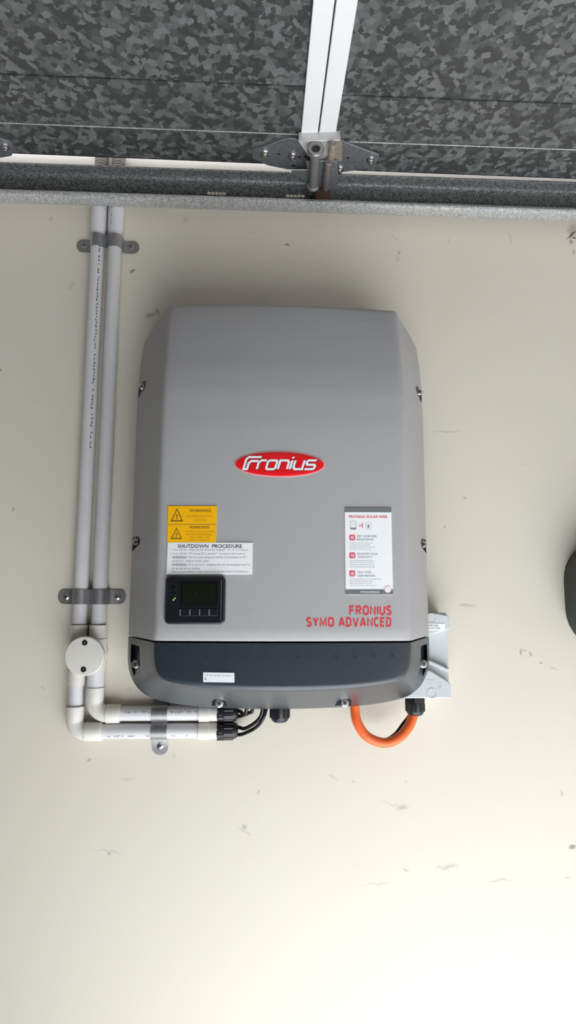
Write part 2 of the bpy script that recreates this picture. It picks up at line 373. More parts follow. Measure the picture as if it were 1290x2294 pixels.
def hinge(j, first):
    H = bpy.data.objects.new('hinge', None); COL.objects.link(H); H.parent = DOOR
    WORLD[H.name] = Vector((j, -.1, ZD-.01)); H.location = WORLD[H.name] - WORLD[DOOR.name]; H.empty_display_size = .03
    d = j - J0
    def pz(px, py, z): q = PZ(px, py, z); return (q.x + d, q.y)
    z0 = ZD - .0035
    la = [pz(*q, z0) for q in ((564,336),(600,324),(645,309),(668,312),(690,345),(693,380),(645,380),(600,371),(566,355))]
    m = MB(); m.prism_z(la, z0, ZD); m.build('left_leaf', M['plate'], H, bevel=.0006)
    ra = [pz(*q, z0) for q in ((764,314),(771,317),(848,346),(849,356),(842,366),(825,378),(767,386),(756,380))]
    m = MB(); m.prism_z(ra, z0, ZD); m.build('right_leaf', M['plate'], H, bevel=.0006)
    # raised beads on the leaf borders
    a, b_ = pz(772, 318, z0), pz(847, 346, z0)
    m = MB(); m.tube([(*a, z0), (*b_, z0)], .0018, 8); m.build('bead', M['plate'], H)
    # carrier bracket
    zc = ZD - .020
    ca = [pz(*q, zc) for q in ((668,317),(762,314),(766,360),(716,362),(690,350))]
    m = MB(); m.prism_z(ca, zc, ZD-.001); m.build('carrier_plate', M['carrier'], H, bevel=.001)
    zr = ZD - .027
    cb = [pz(*q, zr) for q in ((684,362),(757,361),(757,392),(754,432),(716,434),(694,424),(680,404),(660,392),(652,384),(690,384))]
    m = MB(); m.prism_z(cb, zr, zr+.003); m.build('roller_plate', M['plate'], H, bevel=.0008)
    # two roller sleeves pointing at the track
    zt_ = zr - .007
    n0 = pz(707, 334, zt_); n1 = pz(701, 418, zt_)
    m = MB(); ax = Vector((n1[0]-n0[0], n1[1]-n0[1], 0)); L_ = ax.length
    m.lathe((*n0, zt_), ax, [(.002,.0075),(-.002,.0080),(-.002,.0128),(.0,.0145),(.006,.0145),(.010,.0088),(L_-.006,.0085),(L_-.004,.0118),(L_,.0118),(L_,.004)], 24, caps=False)
    m.build('sleeve', M['sleeve'], H)
    m = MB(); m.lathe((*n0, zt_), ax, [(.0015, .0), (.0015, .0078)], 20, caps=False); m.build('sleeve_hole', M['recess'], H)
    n0 = pz(736, 362, zt_); n1 = pz(729, 424, zt_); ax2 = Vector((n1[0]-n0[0], n1[1]-n0[1], 0))
    m = MB(); m.lathe((*n0, zt_), ax2, [(0,.0052),(.001,.0066),(ax2.length-.004,.0066),(ax2.length,.0045),(ax2.length+.001,.001)], 20); m.build('sleeve', M['sleeve'], H)
    # rusty roller stem
    n2 = pz(746, 322, zt_); n3 = pz(742, 352, zt_); ax3 = Vector((n3[0]-n2[0], n3[1]-n2[1], 0))
    m = MB(); m.lathe((*n2, zt_), ax3, [(-.001,.001),(0,.0052),(.002,.0066),(.006,.0060),(.008,.0070),(.011,.0060),(.013,.0070),(.016,.0060),(.018,.0070),(ax3.length,.0066)], 18)
    m.build('stem', M['rust'], H)
    c_ = [pz(*q, zc-.002) for q in ((752,318),(766,317),(766,360),(750,360))]
    m = MB(); m.prism_z(c_, zc-.003, zc+.002); m.build('rust_plate', M['rust'], H)
    for (bx, by) in ((593,343),(655,349),(830,357),(761,378)):
        q = pz(bx, by, z0)
        m = MB(); m.lathe((*q, z0), (0,0,-1), [(-.001,.0085),(.001,.0085),(.0012,.0062),(.0055,.0060),(.006,.0045)], 6)
        m.lathe((*q, z0), (0,0,-1), [(.004,.0034),(.0095,.0034),(.010,.0025)], 12); m.build('bolt', M['steel'], H)
    for (bx, by) in ((624,345),(671,352),(657,371),(779,354),(683,351)):
        q = pz(bx, by, z0)
        m = MB(); m.lathe((*q, z0), (0,0,-1), [(-.0005,.0028),(.0004,.0028)], 10); m.build('slot', M['recess'], H)
    # roller running in the track
    m = MB(); m.lathe((J0 + d + .018, -.057, 2.264), (0,1,0), [(0,.004),(.0,.013),(.003,.0155),(.013,.0155),(.016,.013),(.016,.004)], 24); m.build('roller', M['rustdark'], H)
    return H
hinge(J0, True); hinge(J0 - SL, False)

# ------------------------------------------------------------------ inverter
IX = .0375; HW = .1875; OW = .2535; YR = -.08; YW = -.004; BULGE = .012
ZS = 1.4365                                             # seam between the two covers
YE = [(1.43,-.2214),(1.59,-.2200),(1.70,-.2198),(1.76,-.2185),(1.8157,-.2132),(1.8547,-.2056),(1.9135,-.1888),(1.9500,-.1765),(1.9700,-.1685),(1.98,-.1640)]
OWT = [(1.43,.2535),(1.80,.2535),(1.8712,.2522),(1.9185,.2490),(1.950,.2445),(1.98,.1890)]
def yedge(z): return interp(YE, z)
def front_up(x, z):
    u = min(1.0, abs(x - IX)/HW); return yedge(z) - BULGE*(1-u*u)
def front_low(x, z):
    u = min(1.0, abs(x - IX)/HW); return -.2190 - BULGE*(1-u*u)
def on_surface(px, py, fn, off=0.0):
    y = -.225
    for _ in range(8):
        p = P(px, py, y); y = fn(p.x, p.z) - off
    return P(px, py, y)
INV = thing('solar_inverter', 'large grey wall-mounted solar inverter with red oval badge and dark slate lower cover', 'inverter', (IX, YW, 1.31))

def facet(x, z=None):                                   # depth of the side slope
    a = abs(x - IX); return lerp(-.2205, YR, max(0, min(1, (a-HW)/(OW-HW))))
# upper cover
rows = []
zs = [ZS + .0012, ZS + .004]; z = ZS + .02
while z < 1.75: zs.append(z); z += .03
while z < 1.945: zs.append(z); z += .010
zs += [1.947, 1.9500, 1.955, 1.960, 1.965, 1.970, 1.974, 1.977, 1.979, 1.980]
for z in zs:
    ow = interp(OWT, z); hw = HW; ye = yedge(z)
    yr = YR if z <= 1.95 else lerp(YR, ye+.004, (z-1.95)/.03)
    if z > 1.974: ye += .004*((z-1.974)/.006)**2
    if z <= ZS + .0013: ye += .0015
    fl = [(-ow+.002, -.0690), (-ow, -.0710), (-ow, yr+.004), (-ow+.0006, yr+.001), (-ow+.003, lerp(yr, ye, .05))]
    a = Vector((-hw, ye)); d1 = (Vector((-ow, yr)) - a); L1 = max(1e-6, d1.length); d1 = d1/L1; rr = min(.008, L1*.45)
    bul = lambda t: -BULGE*(1-(t/hw)**2)
    pa = a + d1*rr; b = Vector((-hw+.008, ye + bul(-hw+.008)))
    arc = []
    for k in range(5):
        t = k/4; q = pa*(1-t)**2 + a*2*t*(1-t) + b*t*t; arc.append((q.x, q.y))
    mid = [(t, ye + bul(t)) for t in [(-hw+.008)*(1-k/14) for k in range(1, 15)]]
    left = fl + arc + mid
    full = left + [(-x, y) for x, y in left[:-1][::-1]]
    rows.append([(IX + x, y, z) for x, y in full])
m = MB(); m.grid(rows, close=True); k = len(rows[0])
m.f.append([i for i in range(k)][::-1]); m.f.append([(len(rows)-1)*k + i for i in range(k)])
upper = m.build('upper_cover', M['cover'], INV, smooth=32)
# lower cover
ZL = ZS - .0016
OUT = [(.2535,ZL),(.2535,1.42),(.2534,1.405),(.2530,1.3957),(.2512,1.384),(.2483,1.3738),(.2445,1.3655),(.2404,1.3585),(.2350,1.3515),(.2285,1.3455),(.2200,1.3395),(.2104,1.3350),(.1970,1.3310),(.1816,1.3276),(.1570,1.3240),(.1296,1.3211),(.09,1.3188),(.0518,1.3175),(.02,1.3169),(0,1.3168)]
INN = [(.1875,ZL),(.1872,1.425),(.1866,1.4161),(.1858,1.408),(.1842,1.4003),(.1818,1.394),(.1787,1.389),(.1742,1.3848),(.1680,1.3815),(.1605,1.3792),(.1500,1.3773),(.1400,1.3758),(.1290,1.3745),(.1170,1.3733),(.1000,1.3720),(.0820,1.3709),(.0560,1.3699),(.034,1.3693),(.014,1.3690),(0,1.3690)]
n = len(OUT)
def ring(f):
    L_ = [f(i) for i in range(n)]; return [Vector((IX-x, y, z)) for x, y, z in L_] + [Vector((IX+x, y, z)) for x, y, z in L_[:-1][::-1]]
rims = []
rims.append(ring(lambda i: (OUT[i][0]-.002, -.0690, OUT[i][1] + (.002 if i else 0))))
rims.append(ring(lambda i: (OUT[i][0], -.0710, OUT[i][1])))
rims.append(ring(lambda i: (OUT[i][0], YR+.003, OUT[i][1])))
def fac(i, t, push=0.0):
    x = lerp(OUT[i][0], INN[i][0], t); z = lerp(OUT[i][1], INN[i][1], t)
    yi = -.2190 - BULGE*(1-(INN[i][0]/HW)**2)
    y = lerp(YR, yi, t) ; return (x, y - push, z)
for t in (.015, .1, .25, .4, .55, .7, .84, .97): rims.append(ring(lambda i: fac(i, t)))
def inset(i, s, dy):
    x, z = INN[i]; cx, cz = 0.0, 1.44
    k = 1 - s; x2 = x*k; z2 = z + (s*.35)*(1 if i else 0)*min(1, (ZL - z)/.03)
    return (x2, -.2190 - BULGE*(1-(x2/HW)**2) + dy, z2)
rims.append(ring(lambda i: inset(i, 0.0, .0014)))
rims.append(ring(lambda i: inset(i, .007, .0003)))
rims.append(ring(lambda i: inset(i, .016, 0)))
m = MB(); m.grid(rims)
last = rims[-1]; nn = len(last); strips = []
for i in range(n):                                      # plateau filled by strips of equal height
    a, b = last[i], last[nn-1-i]; NC = 16
    strips.append([Vector((lerp(a.x, b.x, c/NC), front_low(lerp(a.x, b.x, c/NC), a.z), a.z)) for c in range(NC+1)])
m.grid(strips)
tops = [r[0] for r in rims] + strips[0][1:-1] + [r[-1] for r in rims[::-1]]
m.add(tops, [list(range(len(tops)))])
m.add(rims[0], [list(range(len(rims[0])))])
lower = m.build('lower_cover', M['dark'], INV, smooth=32)
bm = bmesh.new(); bm.from_mesh(lower.data); bmesh.ops.remove_doubles(bm, verts=bm.verts, dist=2e-5)
bmesh.ops.recalc_face_normals(bm, faces=bm.faces); bm.to_mesh(lower.data); bm.free()
lower.data.polygons.foreach_set('use_smooth', [True]*len(lower.data.polygons)); lower.data.set_sharp_from_angle(angle=math.radians(32))

def cutter(fn):
    mb = MB(); fn(mb); return mb.build('cutter', M['dark'])
def screw(p, ax=(0,-1,0), r=.0055, parent=INV, recess=True):
    mb = MB(); mb.lathe(p, ax, [(-.012, r*.55), (-.001, r*.55), (-.001, r), (.0014, r), (.0028, r*.75), (.003, r*.2)], 20); s = mb.build('screw', M['steel'], parent)
    mb = MB(); mb.lathe(Vector(p) + Vector(ax).normalized()*.0026, ax, [(-.001, r*.40), (.0006, r*.40)], 6); mb.build('drive_recess', M['recess'], s)
    return s
cuts = []
for (px, py, sg) in ((321,867,-1), (937,879,1), (309,1214,-1), (942,1219,1)):
    q = P(px, py, -.10); x = IX + sg*.2405; z = q.z
    poly = [(x - sg*.0105*math.cos(a), z + .0095*math.sin(a)) for a in [math.radians(t) for t in range(-60, 91, 15)]] + [(x + sg*.0095, z+.0095), (x + sg*.0100, z-.0150)]
    fb = [facet(a) + .011 for a, b in poly]; cuts.append(cutter(lambda mb: mb.prism_y(poly, -.25, fb)))
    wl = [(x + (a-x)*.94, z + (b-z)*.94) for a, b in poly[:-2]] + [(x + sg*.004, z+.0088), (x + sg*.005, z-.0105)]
    mb = MB(); mb.prism_y(wl, [facet(a) + .0085 for a, b in wl], [facet(a) + .0125 for a, b in wl]); mb.build('notch_shade', M['black'], INV)  # black insert added to paint the shade inside the notch
    screw((x + sg*.0005, facet(x) + .0045, z - .0005), r=.0056)
boolean_cut(upper, cuts)
cuts = []
for (px, py) in ((493,1570), (766,1569)):
    q = P(px, py, -.102); pts = [(q.x + .0115*math.cos(a), q.z + .0105*math.sin(a)) for a in [math.radians(t) for t in range(0, 181, 15)]] + [(q.x-.0115, q.z-.0085), (q.x+.0115, q.z-.0085)]
    cuts.append(cutter(lambda mb: mb.prism_y(pts, -.26, -.097)))
    mb = MB(); mb.prism_y([(q.x + (a-q.x)*.985, q.z + (b-q.z)*.985) for a, b in pts[:-2]] + [(q.x-.0112, q.z-.0035), (q.x+.0112, q.z-.0035)], -.1290, -.0965); mb.build('notch_shade', M['black'], INV)  # same added black piece, standing for the dark of the bottom notch
    screw((q.x, -.1325, q.z + .0012), r=.0068)
for sg in (-1, 1):
    pl = [(.2440,1.4245),(.2215,1.4245),(.2195,1.400),(.2165,1.375),(.2100,1.349),(.2250,1.3595),(.2365,1.3725),(.2420,1.386),(.2445,1.400)]
    poly = [(IX + sg*x, z) for x, z in pl]
    yb_ = [facet(x) + (.015 if abs(x-IX) > .23 else .022) for x, z in poly]; yb_ = [min(y, -.073) for y in yb_]
    cuts.append(cutter(lambda mb: mb.prism_y(poly, -.30, yb_)))
    q = P(305 if sg < 0 else 948, 1487, -.105)
    screw((q.x, facet(q.x) + .012, q.z), r=.0066)
boolean_cut(lower, cuts)
# dimples in the lower cover
for px in (380,422,465,508,550,591, 669,710,752,794,836,877):
    q = on_surface(px, 1469, front_low)
    m = MB(); m.lathe(q, (0,-1,0), [(-.001,.0031),(.0004,.0031),(.0004,.0022),(-.0004,.0018),(-.0004,.0003)], 14, caps=False); m.build('dimple', M['dimple'], INV)

# printed plates that follow the curved cover
class Panel:
    """rectangle given by four photo corners (tl, tr, br, bl) lying on the cover"""
    def __init__(s, c, fn): s.fn = fn; s.w = [on_surface(*q, fn) for q in c]
    def at(s, u, v, off):                               # u right, v up
        tl, tr, br, bl = s.w; a = bl.lerp(br, u); b = tl.lerp(tr, u); p = a.lerp(b, v)
        return Vector((p.x, s.fn(p.x, p.z) - off, p.z))
    def plate(s, name, mt, parent, off=.0002, th=.0009, nu=8, nv=6, r=None):
        mb = MB(); rows = []
        F = [[s.at(i/nu, j/nv, off+th) for i in range(nu+1)] for j in range(nv+1)]
        B = [[s.at(i/nu, j/nv, -.0006) for i in range(nu+1)] for j in range(nv+1)]
        mb.grid(F); mb.grid(B)
        per = [(0, i) for i in range(nu)] + [(j, nu) for j in range(nv)] + [(nv, i) for i in range(nu, 0, -1)] + [(j, 0) for j in range(nv, 0, -1)]
        mb.grid([[F[j][i] for j, i in per], [B[j][i] for j, i in per]], close=True)
        o = mb.build(name, mt, parent, smooth=30); return o
    def rect(s, mb, u0, u1, v0, v1, off, n=6):
        mb.grid([[s.at(lerp(u0, u1, i/n), v, off) for i in range(n+1)] for v in (v0, v1)])
    def text(s, mb, body, u0, u1, v0, v1, off, bold=0.0):
        vs_, fs = text2d(body, bold); mb.add([s.at(lerp(u0, u1, x), lerp(v0, v1, y), off) for x, y in vs_], fs)
    def poly(s, mb, pts, off): mb.add([s.at(u, v, off) for u, v in pts], [list(range(len(pts)))])

# yellow warning plates
def bolt_sign(pn, mb, u0, u1, v0, v1, off):
    uc = (u0+u1)/2
    def T(k): 
        cv = v0 + (v1-v0)*.36
        return [(uc + (q[0]-uc)*k, cv + (q[1]-cv)*k) for q in ((u0, v0), (u1, v0), (uc, v1))]
    a, b = T(1.0), T(.76)
    for i in range(3): pn.poly(mb, [a[i], a[(i+1) % 3], b[(i+1) % 3], b[i]], off)
    w = (u1-u0); h = (v1-v0)
    pn.poly(mb, [(uc+.05*w, v0+.66*h), (uc-.10*w, v0+.40*h), (uc-.01*w, v0+.42*h)], off)
    pn.poly(mb, [(uc-.10*w, v0+.40*h), (uc+.01*w, v0+.36*h), (uc+.10*w, v0+.45*h), (uc-.02*w, v0+.46*h)], off)
    pn.poly(mb, [(uc+.10*w, v0+.45*h), (uc-.04*w, v0+.24*h), (uc+.03*w, v0+.26*h)], off)
    pn.poly(mb, [(uc-.07*w, v0+.26*h), (uc+.06*w, v0+.29*h), (uc-.01*w, v0+.14*h)], off)
OFF = .0013
pn = Panel(((377,1134),(486,1134),(485,1174),(376,1174)), front_up)
lab = pn.plate('warning_label', M['yellow'], INV); lab['label'] = 'yellow warning plate with lightning triangle, upper of two'
mb = MB(); bolt_sign(pn, mb, .055, .315, .14, .88, OFF); mb.build('hazard_symbol', M['inkbrown'], lab, smooth=0, fix=False)
mb = MB(); pn.text(mb, 'WARNING', .44, .88, .66, .82, OFF, .015); mb.build('lettering', M['inkbrown'], lab, smooth=0, fix=False)
mb = MB(); pn.text(mb, 'HAZARDOUS D.C.', .37, .93, .37, .48, OFF); pn.text(mb, 'VOLTAGE', .52, .80, .15, .27, OFF); mb.build('lettering', M['inkmid'], lab, smooth=0, fix=False)
pn = Panel(((376,1175.5),(485,1175.5),(484,1215),(375,1215)), front_up)
lab = pn.plate('warning_label', M['yellow'], INV); lab['label'] = 'yellow warning plate with lightning triangle, lower of two'
mb = MB(); bolt_sign(pn, mb, .065, .305, .18, .84, OFF); mb.build('hazard_symbol', M['inkbrown'], lab, smooth=0, fix=False)
mb = MB(); pn.text(mb, 'WARNING', .44, .86, .77, .92, OFF, .012)
mb.build('lettering', M['inkbrown'], lab, smooth=0, fix=False)
mb = MB()
pn.text(mb, 'PV ARRAY D.C. ISOLATORS', .36, .95, .565, .645, OFF); pn.text(mb, 'DO NOT DE-ENERGIZE', .38, .90, .40, .48, OFF, .01)
pn.text(mb, 'THE PV ARRAY AND', .44, .87, .24, .32, OFF); pn.text(mb, 'ARRAY CABLING', .45, .85, .08, .16, OFF)
mb.build('lettering', M['inkmid'], lab, smooth=0, fix=False)
# shutdown procedure plate
pn = Panel(((376,1215.5),(566,1216),(565,1287),(373,1287)), front_up)
lab = pn.plate('procedure_label', M['white'], INV, nu=14); lab['label'] = 'white plate with shutdown procedure text'
mb = MB(); pn.text(mb, 'SHUTDOWN  PROCEDURE', .12, .875, .83, .945, OFF, .012)
mb.build('lettering', M['ink'], lab, smooth=0, fix=False)
mb = MB()
for (t, u1, v, bd) in (('1  Turn off the  "Main Switch (Inverter Supply)"  or  A. C. Isolator.', .955, .73, 0), ('2  Turn off the  "PV Array D.C. Isolator"  located at the Inverter.', .925, .61, 0)):
    pn.text(mb, t, .03, u1, v, v+.075, OFF, bd)
for (t, u0, u1, v, bd) in (('WARNING:', .06, .235, .495, .02), ('Do not open plug and socket connections or PV', .255, .925, .49, 0), ('array D.C. isolator under load.', .06, .49, .375, 0),
    ('WARNING:', .06, .235, .265, .02), ('PV array D.C. isolators do not de-energise the PV', .25, .97, .26, 0), ('array and array cabling.', .06, .39, .145, 0),
    ('Start up procedure is the reverse of the Shutdown Procedure.', .06, .95, .045, 0)):
    pn.text(mb, t, u0, u1, v, v+.075, OFF, bd)
mb.build('lettering', M['inkgrey'], lab, smooth=0, fix=False)

# white information card
pn = Panel(((772,1137),(876,1137.5),(880,1331),(774,1331)), front_up)
lab = pn.plate('information_card', M['white'], INV, nv=10); lab['label'] = 'white printed card with grey bars and red icons'
V = lambda py: 1 - (py-190)/(1587-190); U = lambda px, py: (px - lerp(230, 243, (py-190)/1397)) / (lerp(975, 1003, (py-190)/1397) - lerp(230, 243, (py-190)/1397))
for v0, v1 in ((V(268), 1), (0, V(1512))): mb = MB(); pn.rect(mb, 0, 1, v0, v1, OFF); mb.build('grey_bar', M['cardgrey'], lab, smooth=0, fix=False)
mb = MB(); pn.text(mb, 'FRONIUS SOLAR.WEB', U(295,340), U(908,340), V(362), V(320), OFF, .02)
mb.build('title_lettering', M['redtext'], lab, smooth=0, fix=False)
for (y0, y1) in ((635,728),(922,1018),(1212,1306)):
    yc = (y0+y1)/2; uc = (U(300,yc), U(396,yc)); mb = MB(); pn.poly(mb, rrect(uc[0], uc[1], V(y1), V(y0), .022, 4), OFF); mb.build('icon', M['pink'], lab, smooth=0, fix=False)
for (x0, x1, y0, y1) in ((325,372,662,705),(325,345,948,985),(352,374,945,1000),(328,375,1238,1285)):
    mb = MB(); pn.rect(mb, U(x0,y0), U(x1,y0), V(y1), V(y0), OFF+.0002, 1); mb.build('icon_detail', M['rose'], lab, smooth=0, fix=False)
mb = MB()
for (t, x0, x1, y) in (('GET YOUR FREE',420,735,660),('MONITORING',420,690,712),('REGISTER YOUR',425,755,945),('WARRANTY',430,665,997),('FIND YOUR',430,652,1240),('USER MANUAL',430,720,1295)):
    pn.text(mb, t, U(x0,y), U(x1,y), V(y+15), V(y-15), OFF, .01)
mb.build('lettering', M['inkgrey'], lab, smooth=0, fix=False)
mb = MB()
for y0 in (770, 1055, 1350):                             # paragraphs too small to read: rows of pale dashes
    for r_ in range(4):
        x = 305; y = y0 + r_*34; end = random.uniform(610, 790)
        while x < end:
            w = random.uniform(18, 55); pn.rect(mb, U(x,y), U(x+w,y), V(y+6), V(y-6), OFF, 1); x += w + 12
mb.build('small_print', M['inkpale'], lab, smooth=0, fix=False)['kind'] = 'stuff'
mb = MB()                                                # small pictures: cabinet, signal arcs, data logger
for (x0, x1, y0, y1) in ((315,325,415,545),(402,412,415,545),(315,412,412,422),(330,395,455,462)): pn.rect(mb, U(x0,480), U(x1,480), V(y1), V(y0), OFF, 1)
for (x0, x1, y0, y1) in ((562,568,435,545),(640,646,435,545),(562,646,432,438),(562,646,542,548)): pn.rect(mb, U(x0,480), U(x1,480), V(y1), V(y0), OFF, 1)
mb.build('picture_outline', M['inkpale'], lab, smooth=0, fix=False)
mb = MB(); pn.rect(mb, U(318,540), U(408,540), V(550), V(522), OFF+.0001, 1); pn.rect(mb, U(592,500), U(618,500), V(526), V(470), OFF, 1)
mb.build('picture_detail', M['inkgrey'], lab, smooth=0, fix=False)
mb = MB(); pn.rect(mb, U(455,485), U(475,485), V(496), V(476), OFF, 1); pn.rect(mb, U(485,485), U(495,485), V(508), V(462), OFF, 1); pn.rect(mb, U(505,485), U(518,485), V(522), V(446), OFF, 1)
mb.build('signal_mark', M['pink'], lab, smooth=0, fix=False)
mb = MB(); pn.text(mb, 'WWW.SOLARWEB.COM', U(478,1553), U(776,1553), V(1566), V(1541), OFF+.0002, .02); mb.build('footer_lettering', M['white'], lab, smooth=0, fix=False)
circ = lambda cx, cy, r, n=28: [(U(cx + r*math.cos(2*math.pi*k/n), cy), V(cy + r*math.sin(2*math.pi*k/n))) for k in range(n)]
mb = MB(); pn.poly(mb, circ(916,1512,57), OFF+.0002); mb.build('round_sticker_rim', M['rose'], lab, smooth=0, fix=False)
mb = MB(); pn.poly(mb, circ(916,1512,46), OFF+.0004); mb.build('round_sticker', M['white'], lab, smooth=0, fix=False)
mb = MB(); pn.text(mb, 'FREE', U(893,1512), U(940,1512), V(1521), V(1503), OFF+.0006); mb.build('sticker_lettering', M['rose'], lab, smooth=0, fix=False)

# oval badge
cx_, cy_ = 626.5, 1040.0
def oval(ra, rb, off, name, mt, parent):
    N = 64; mb = MB(); rows = []
    c = on_surface(cx_, cy_, front_up)
    kx = on_surface(cx_+ra, cy_, front_up).x - c.x; kz = c.z - on_surface(cx_, cy_+rb, front_up).z
    for s, o in ((1.0, -.0006), (1.0, off-.0003), (.97, off), (.7, off), (.4, off), (.15, off)):
        r = []
        for k in range(N):
            a = 2*math.pi*k/N; x = c.x + kx*s*math.cos(a); z = c.z + kz*s*math.sin(a); r.append((x, front_up(x, z) - o, z))
        rows.append(r)
    mb.grid(rows, close=True); b = len(mb.v) - N; mb.f.append([b+k for k in range(N)]); return mb.build(name, mt, parent, smooth=40)
badge = oval(101.5, 29.5, .0008, 'badge', M['logopink'], INV); badge['label'] = 'red oval badge with slanted white lettering'
oval(98.5, 27.0, .0013, 'red_field', M['red'], badge)
def stroke(mb, pts, t, fn, closed=False):
    pts = [Vector(p) for p in pts]; n_ = len(pts); A = []; B = []
    for i, p in enumerate(pts):
        if closed: a, c = pts[i-1], pts[(i+1) % n_]
        else: a, c = (pts[i-1] if i else None), (pts[i+1] if i < n_-1 else None)
        d1 = (p - a).normalized() if a is not None else (c - p).normalized(); d2 = (c - p).normalized() if c is not None else d1
        n1 = Vector((-d1.y, d1.x)); n2 = Vector((-d2.y, d2.x)); mm = (n1 + n2).normalized(); k = t/2/max(.62, mm.dot(n1))
        A.append(p + mm*k); B.append(p - mm*k)
    rng = range(n_) if closed else range(n_-1)
    for i in rng:
        j = (i+1) % n_; mb.add([fn(q) for q in (A[i], A[j], B[j], B[i])], [[0,1,2,3]])
GL = {'r': ([[(0,0),(0,.75),(.22,1),(.82,1)]], 1.0), 'o': ([[(.15,0),(.85,0),(1.0,.15),(1.0,.85),(.85,1),(.15,1),(0,.85),(0,.15)]], 1.32),
      'n': ([[(0,0),(0,1),(.8,1),(1.0,.8),(1.0,0)]], 1.32), 'i': ([[(0,0),(0,1)], [(0,1.22),(0,1.42)]], .34),
      'u': ([[(0,1),(0,.2),(.2,0),(1.0,0),(1.0,1)]], 1.32), 's': ([[(1.02,1),(.15,1),(0,.85),(0,.65),(.15,.5),(.87,.5),(1.0,.36),(1.0,.14),(.87,0),(-.05,0)]], 1.3)}
def logo(mb, off, dx=0.0, dy=0.0, t=.255):
    x0, x1, yb_, yt_ = 545.0, 709.0, 1051.5, 1032.0; tot = 1.48 + sum(GL[c][1] for c in 'ronius') - .3 + .30
    def fn_at(gx):
        def fn(q):
            sx = (gx + q.x + .30*q.y)/tot; py = yb_ + (yt_-yb_)*q.y
            p = on_surface(lerp(x0, x1, sx) + dx, py + dy, front_up); return Vector((p.x, front_up(p.x, p.z) - off, p.z))
        return fn
    stroke(mb, [(0,.06),(0,1.15),(.22,1.38),(1.62,1.38)], t, fn_at(0)); stroke(mb, [(.40,-.1),(.40,.70),(.62,.93),(1.38,.93)], t*1.1, fn_at(0)); stroke(mb, [(-.1,0),(.5,0)], t, fn_at(0))
    g = 1.48
    for ch in 'ronius':
        for s in GL[ch][0]: stroke(mb, s, t, fn_at(g), closed=(ch == 'o'))
        g += GL[ch][1]
mb = MB(); logo(mb, .0015, 1.6, 1.4); mb.build('lettering_shadow', mat('logo_dark_outline', (.16, .01, .02), .5), badge, smooth=0, fix=False)
mb = MB(); logo(mb, .0018); mb.build('logo_lettering', M['white'], badge, smooth=0, fix=False)

# red block lettering on the cover (drawn in strokes)
BL = {'F': ([[(0,0),(0,1),(.50,1)],[(0,.52),(.44,.52)]],.50), 'R': ([[(0,0),(0,1),(.36,1),(.50,.86),(.50,.62),(.36,.48),(0,.48)],[(.26,.48),(.52,0)]],.56),
      'O': ([[(.17,0),(.43,0),(.60,.2),(.60,.8),(.43,1),(.17,1),(0,.8),(0,.2)]],.60), 'N': ([[(0,0),(0,1),(.56,0),(.56,1)]],.56), 'I': ([[(0,0),(0,1)]],.0),
      'U': ([[(0,1),(0,.2),(.17,0),(.38,0),(.55,.2),(.55,1)]],.55), 'S': ([[(.47,.88),(.36,1),(.14,1),(0,.86),(0,.68),(.12,.56),(.38,.44),(.49,.32),(.49,.14),(.36,0),(.12,0),(0,.10)]],.49),
      'Y': ([[(0,1),(.28,.46),(.28,0)],[(.56,1),(.28,.46)]],.56), 'M': ([[(0,0),(.06,1),(.36,.12),(.66,1),(.72,0)]],.72), 'A': ([[(0,0),(.28,1),(.34,1),(.62,0)],[(.10,.28),(.52,.28)]],.62),
      'D': ([[(.30,0),(.52,.2),(.52,.8),(.30,1),(0,1),(0,0)]],.54), 'V': ([[(0,1),(.27,0),(.33,0),(.60,1)]],.60), 'C': ([[(.48,.90),(.36,1),(.17,1),(0,.8),(0,.2),(.17,0),(.36,0),(.48,.10)]],.48),
      'E': ([[(.46,0),(0,0),(0,1),(.46,1)],[(0,.52),(.40,.52)]],.46), ' ': ([], .12)}
def block_text(mb, t, pn, off, th=.21, gap=.335):
    tot = sum(BL[c][1] + gap for c in t) - gap + th; g = th/2
    for c in t:
        for sp in BL[c][0]:
            closed = c in 'OD'
            if closed and c == 'D': sp = sp
            stroke(mb, [(g + x, th/2 + y*(1-th)) for x, y in sp], th, lambda q: pn.at(q.x/tot, q.y, off), closed=closed)
        g += BL[c][1] + gap
for (t, x0, x1, y0, y1) in (('FRONIUS',782,877,1356.5,1378.5), ('SYMO ADVANCED',686,877,1382.5,1404.5)):
    pn = Panel(((x0,y0),(x1,y0),(x1,y1),(x0,y1)), front_up)
    mb = MB(); block_text(mb, t, pn, .0003); mb.build('model_lettering', M['redtext'], INV, smooth=0, fix=False)

# display panel
def surf_rr(x0, x1, y0, y1, r, off, name, mt, parent, fn=front_up, back=-.001, chamfer=.0):
    a = on_surface(x0, y1, fn); b = on_surface(x1, y0, fn); yy = min(fn(a.x, a.z), fn(b.x, b.z), fn((a.x+b.x)/2, a.z))
    mb = MB(); rows = []
    for ins, o in (((0, back), (0, off-chamfer), (chamfer, off)) if chamfer else ((0, back), (0, off))):
        rows.append([(x, fn(x, z) - o, z) for x, z in rrect(a.x+ins, b.x-ins, a.z+ins, b.z-ins, max(.0003, r-ins))])
    mb.grid(rows, close=True); k = len(rows[0]); b_ = len(mb.v)-k; mb.f.append([b_+i for i in range(k)]); mb.f.append(list(range(k-1, -1, -1)))
    return mb.build(name, mt, parent, smooth=40)
DISP = surf_rr(369, 506, 1291, 1398, .0075, .0075, 'display_panel', M['bezel'], INV, chamfer=.0025); DISP['label'] = 'black display panel with screen and four buttons'
fd = lambda x, z: front_up(x, z) - .0070
mb = MB(); a = on_surface(494, 1390, fd); b = on_surface(501, 1300, fd)
